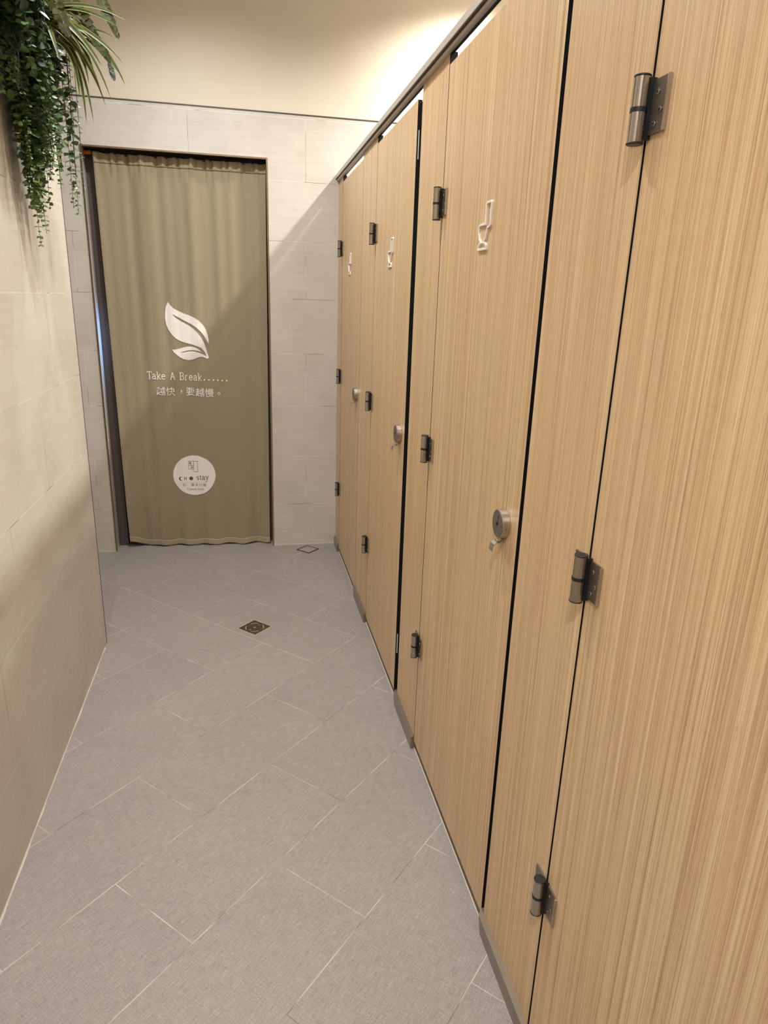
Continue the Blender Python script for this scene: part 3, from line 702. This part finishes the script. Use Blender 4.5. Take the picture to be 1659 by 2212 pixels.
g1 = bunch('hanging_eucalyptus', 'longest bunch of round-leaved green eucalyptus trailing down the left wall', 'hanging plant', (-.56, 2.32, ZS), 'artificial greenery over the left wall')
for k in range(32):
    x = R.uniform(-.605, -.540); y = R.uniform(2.25, 2.40); strand(g1, x, y, ZS, 1.61+abs(R.gauss(0, .13))+(.0 if k < 5 else .06), sway=.015, size=.026, gap=.022)
strand(g1, -.575, 2.30, ZS, 1.598, sway=.004)
g2 = bunch('hanging_eucalyptus', 'smaller green eucalyptus bunch with loose tips near the doorway corner', 'hanging plant', (-.50, 2.38, ZS), 'artificial greenery over the left wall')
for x, y, z in ((-.49, 2.38, 1.72), (-.475, 2.40, 1.70), (-.50, 2.36, 1.82), (-.51, 2.33, 1.76), (-.52, 2.40, 1.86), (-.53, 2.36, 1.78), (-.50, 2.42, 1.90), (-.515, 2.30, 1.92), (-.525, 2.28, 1.84), (-.54, 2.30, 1.80)):
    strand(g2, x, y, ZS, z, sway=.012)
g3 = bunch('hanging_eucalyptus', 'short green eucalyptus bunch at the left edge of the photo', 'hanging plant', (-.58, 2.12, ZS), 'artificial greenery over the left wall')
for k in range(14): strand(g3, R.uniform(-.60, -.54), R.uniform(2.12, 2.26), ZS, 1.93+abs(R.gauss(0, .07)), sway=.012)
strand(g3, -.577, 2.225, ZS, 1.835, sway=.006)
g4 = bunch('hanging_creeper', 'thin wiry creepers with tiny leaves hanging in front of the doorway corner', 'hanging plant', (-.46, 2.4, ZS))
for x, y, z in ((-.456, 2.40, 1.715), (-.470, 2.38, 1.80), (-.462, 2.36, 1.90), (-.49, 2.32, 1.99)):
    strand(g4, x, y, ZS, z, name='thin_stem', size=.0105, sway=.010, gap=.013, thin=True)
g9 = bunch('fine_foliage', 'dense curtain of tiny mid-green leaves in the middle of the hanging greenery', 'hanging plant', (-.53, 2.28, ZS))
for k in range(46):
    x = R.uniform(-.595, -.488); strand(g9, x, R.uniform(2.22, 2.37), ZS, 1.80+abs(R.gauss(0, .07))+.25*max(0, -(x+.53)-.03), name='fine_stem', size=.0135, sway=.012, gap=.0125)
g5 = bunch('leafy_filler', 'dark dense leafy clump above the eucalyptus in the top left corner', 'hanging plant', (-.57, 2.2, ZS))
for k in range(46): strand(g5, R.uniform(-.61, -.49), R.uniform(2.08, 2.42), ZS, R.uniform(1.95, 2.13), name='leafy_stem', size=.026, mats=[M['darkleaf'], M['euca'], M['stem']], sway=.02, gap=.02)
g6 = bunch('dusty_foliage', 'grey-green dusty hanging foliage in the top left corner', 'hanging plant', (-.52, 2.22, ZS))
for x, y, z in ((-.50, 2.24, 2.06), (-.505, 2.26, 2.10), (-.535, 2.18, 2.08), (-.49, 2.22, 2.12), (-.55, 2.16, 1.98), (-.515, 2.2, 2.09)):
    bm = BM(); pts = [Vector((x+.01*math.sin(k), y+.008*math.cos(k*1.3), ZS+(z-ZS)*k/10)) for k in range(11)]; tube(bm, pts, .0015, 5, .0006)
    s = 0
    while s < ZS-z:
        p = Vector((x, y, ZS-s)); a = R.random()*6.3
        for q in range(4):
            d = Vector((math.cos(a+q*1.57), math.sin(a+q*1.57), -.9)); leaf(bm, p, d, Vector((0, 0, 1)), .024*(1-.4*s/(ZS-z)), .005, seg=2)
        s += .006
    obj('dusty_stem', bm, M['moss'], g6, recalc=False)
# striped grass-like leaves fanning out to the right
g7 = bunch('spider_plant', 'spiky striped yellow-green leaves fanning out from the hanging greenery', 'hanging plant', (-.50, 2.30, 2.20))
base = Vector((-.495, 2.30, 2.15))
YP = 2.30
tips = [(-.283, 2.196, .010, .30), (-.306, 2.170, .011, .2), (-.322, 2.150, .010, .15), (-.302, 2.085, .013, .05), (-.314, 2.060, .012, .1), (-.306, 2.042, .015, -.1), (-.345, 2.00, .010, -.1),
        (-.363, 1.985, .011, -.1), (-.372, 2.008, .012, -.15), (-.418, 1.935, .013, -.35), (-.398, 1.938, .011, -.35), (-.352, 2.10, .016, .1), (-.36, 2.075, .018, 0), (-.37, 2.13, .015, .1), (-.40, 2.03, .014, -.2), (-.385, 2.05, .016, -.1), (-.43, 2.0, .014, -.2)]
def blade(par, a, tip, W, sag, mt, name, seg=14):
    bm = BM(); uvl = bm.loops.layers.uv.new('UVMap'); P = []
    ctrl = (a+tip)/2 + Vector((0, 0, .03+.10*max(0, -sag)+.02)) + Vector((.035 if sag < 0 else 0, 0, 0))
    for k in range(seg+1):
        t_ = k/seg; c = a*(1-t_)**2 + ctrl*2*t_*(1-t_) + tip*t_*t_
        w_ = W/2*(math.sin(PI*(.18+.82*t_))**.8 if t_ < 1 else 0)+.0002; P.append((c, w_))
    rows = []
    for k, (c, w_) in enumerate(P):
        d = (P[min(k+1, seg)][0]-P[max(k-1, 0)][0]).normalized(); s = d.cross(Vector((.25, -1, .15))).normalized(); u_ = s.cross(d)
        rows.append([bm.verts.new(c+s*w_+u_*w_*.35), bm.verts.new(c), bm.verts.new(c-s*w_+u_*w_*.35)])
    for k in range(seg):
        for i in range(2):
            f = bm.faces.new((rows[k][i], rows[k][i+1], rows[k+1][i+1], rows[k+1][i])); f.smooth = True
            for lp, uu in zip(f.loops, ((0, .5, .5, 0) if i == 0 else (.5, 1, 1, .5))): lp[uvl].uv = (uu, k/seg)
    return obj(name, bm, mt, par, recalc=False)
for k, (tx, tz, wd, sg) in enumerate(tips):
    b0 = base + Vector((R.uniform(-.02, .02), R.uniform(-.03, .03), R.uniform(-.02, .05)))
    blade(g7, b0, Vector((tx, YP+R.uniform(-.02, .02), tz)), wd, sg, M['spider'], 'leaf_blade')
for k in range(10):
    b0 = base+Vector((R.uniform(-.03, .0), R.uniform(-.03, .03), .03)); blade(g7, b0, b0+Vector((R.uniform(.02, .12), R.uniform(-.06, .06), R.uniform(-.12, .03))), .013, 0, M['spider'], 'leaf_blade')
# lobed fronds
g8 = bunch('fern_fronds', 'olive fern fronds with ragged edges at the top of the hanging greenery', 'hanging plant', (-.47, 2.28, 2.32))
def frond(a, b, W, name='frond', mt=None):
    bm = BM(); L = (b-a).length; d = (b-a).normalized(); s = d.cross(Vector((.1, -1, .1))).normalized(); u_ = s.cross(d); n = 18
    tube(bm, [a+d*L*k/8 + u_*(-.01*math.sin(PI*k/8)) for k in range(9)], .0012, 5, .0005)
    for k in range(n):
        t_ = k/n; p = a+d*L*t_+u_*(-.01*math.sin(PI*t_)); ln = W*(math.sin(PI*(.12+.86*t_))**.7)
        for sg in (-1, 1): leaf(bm, p, (s*sg+d*.55+u_*R.uniform(-.2, .2)), u_, ln*R.uniform(.8, 1.1), L/n*1.45, seg=3, shape=.8)
    return obj(name, bm, mt or M['fern'], g8, recalc=False)
frond(Vector((-.50, 2.30, 2.34)), Vector((-.335, 2.30, 2.085)), .026)
frond(Vector((-.40, 2.30, 2.36)), Vector((-.310, 2.30, 2.145)), .020)
frond(Vector((-.50, 2.25, 2.33)), Vector((-.43, 2.24, 2.12)), .028)
frond(Vector((-.345, 2.31, 2.10)), Vector((-.331, 2.30, 2.045)), .010, 'dry_frond_tip', M['moss'])
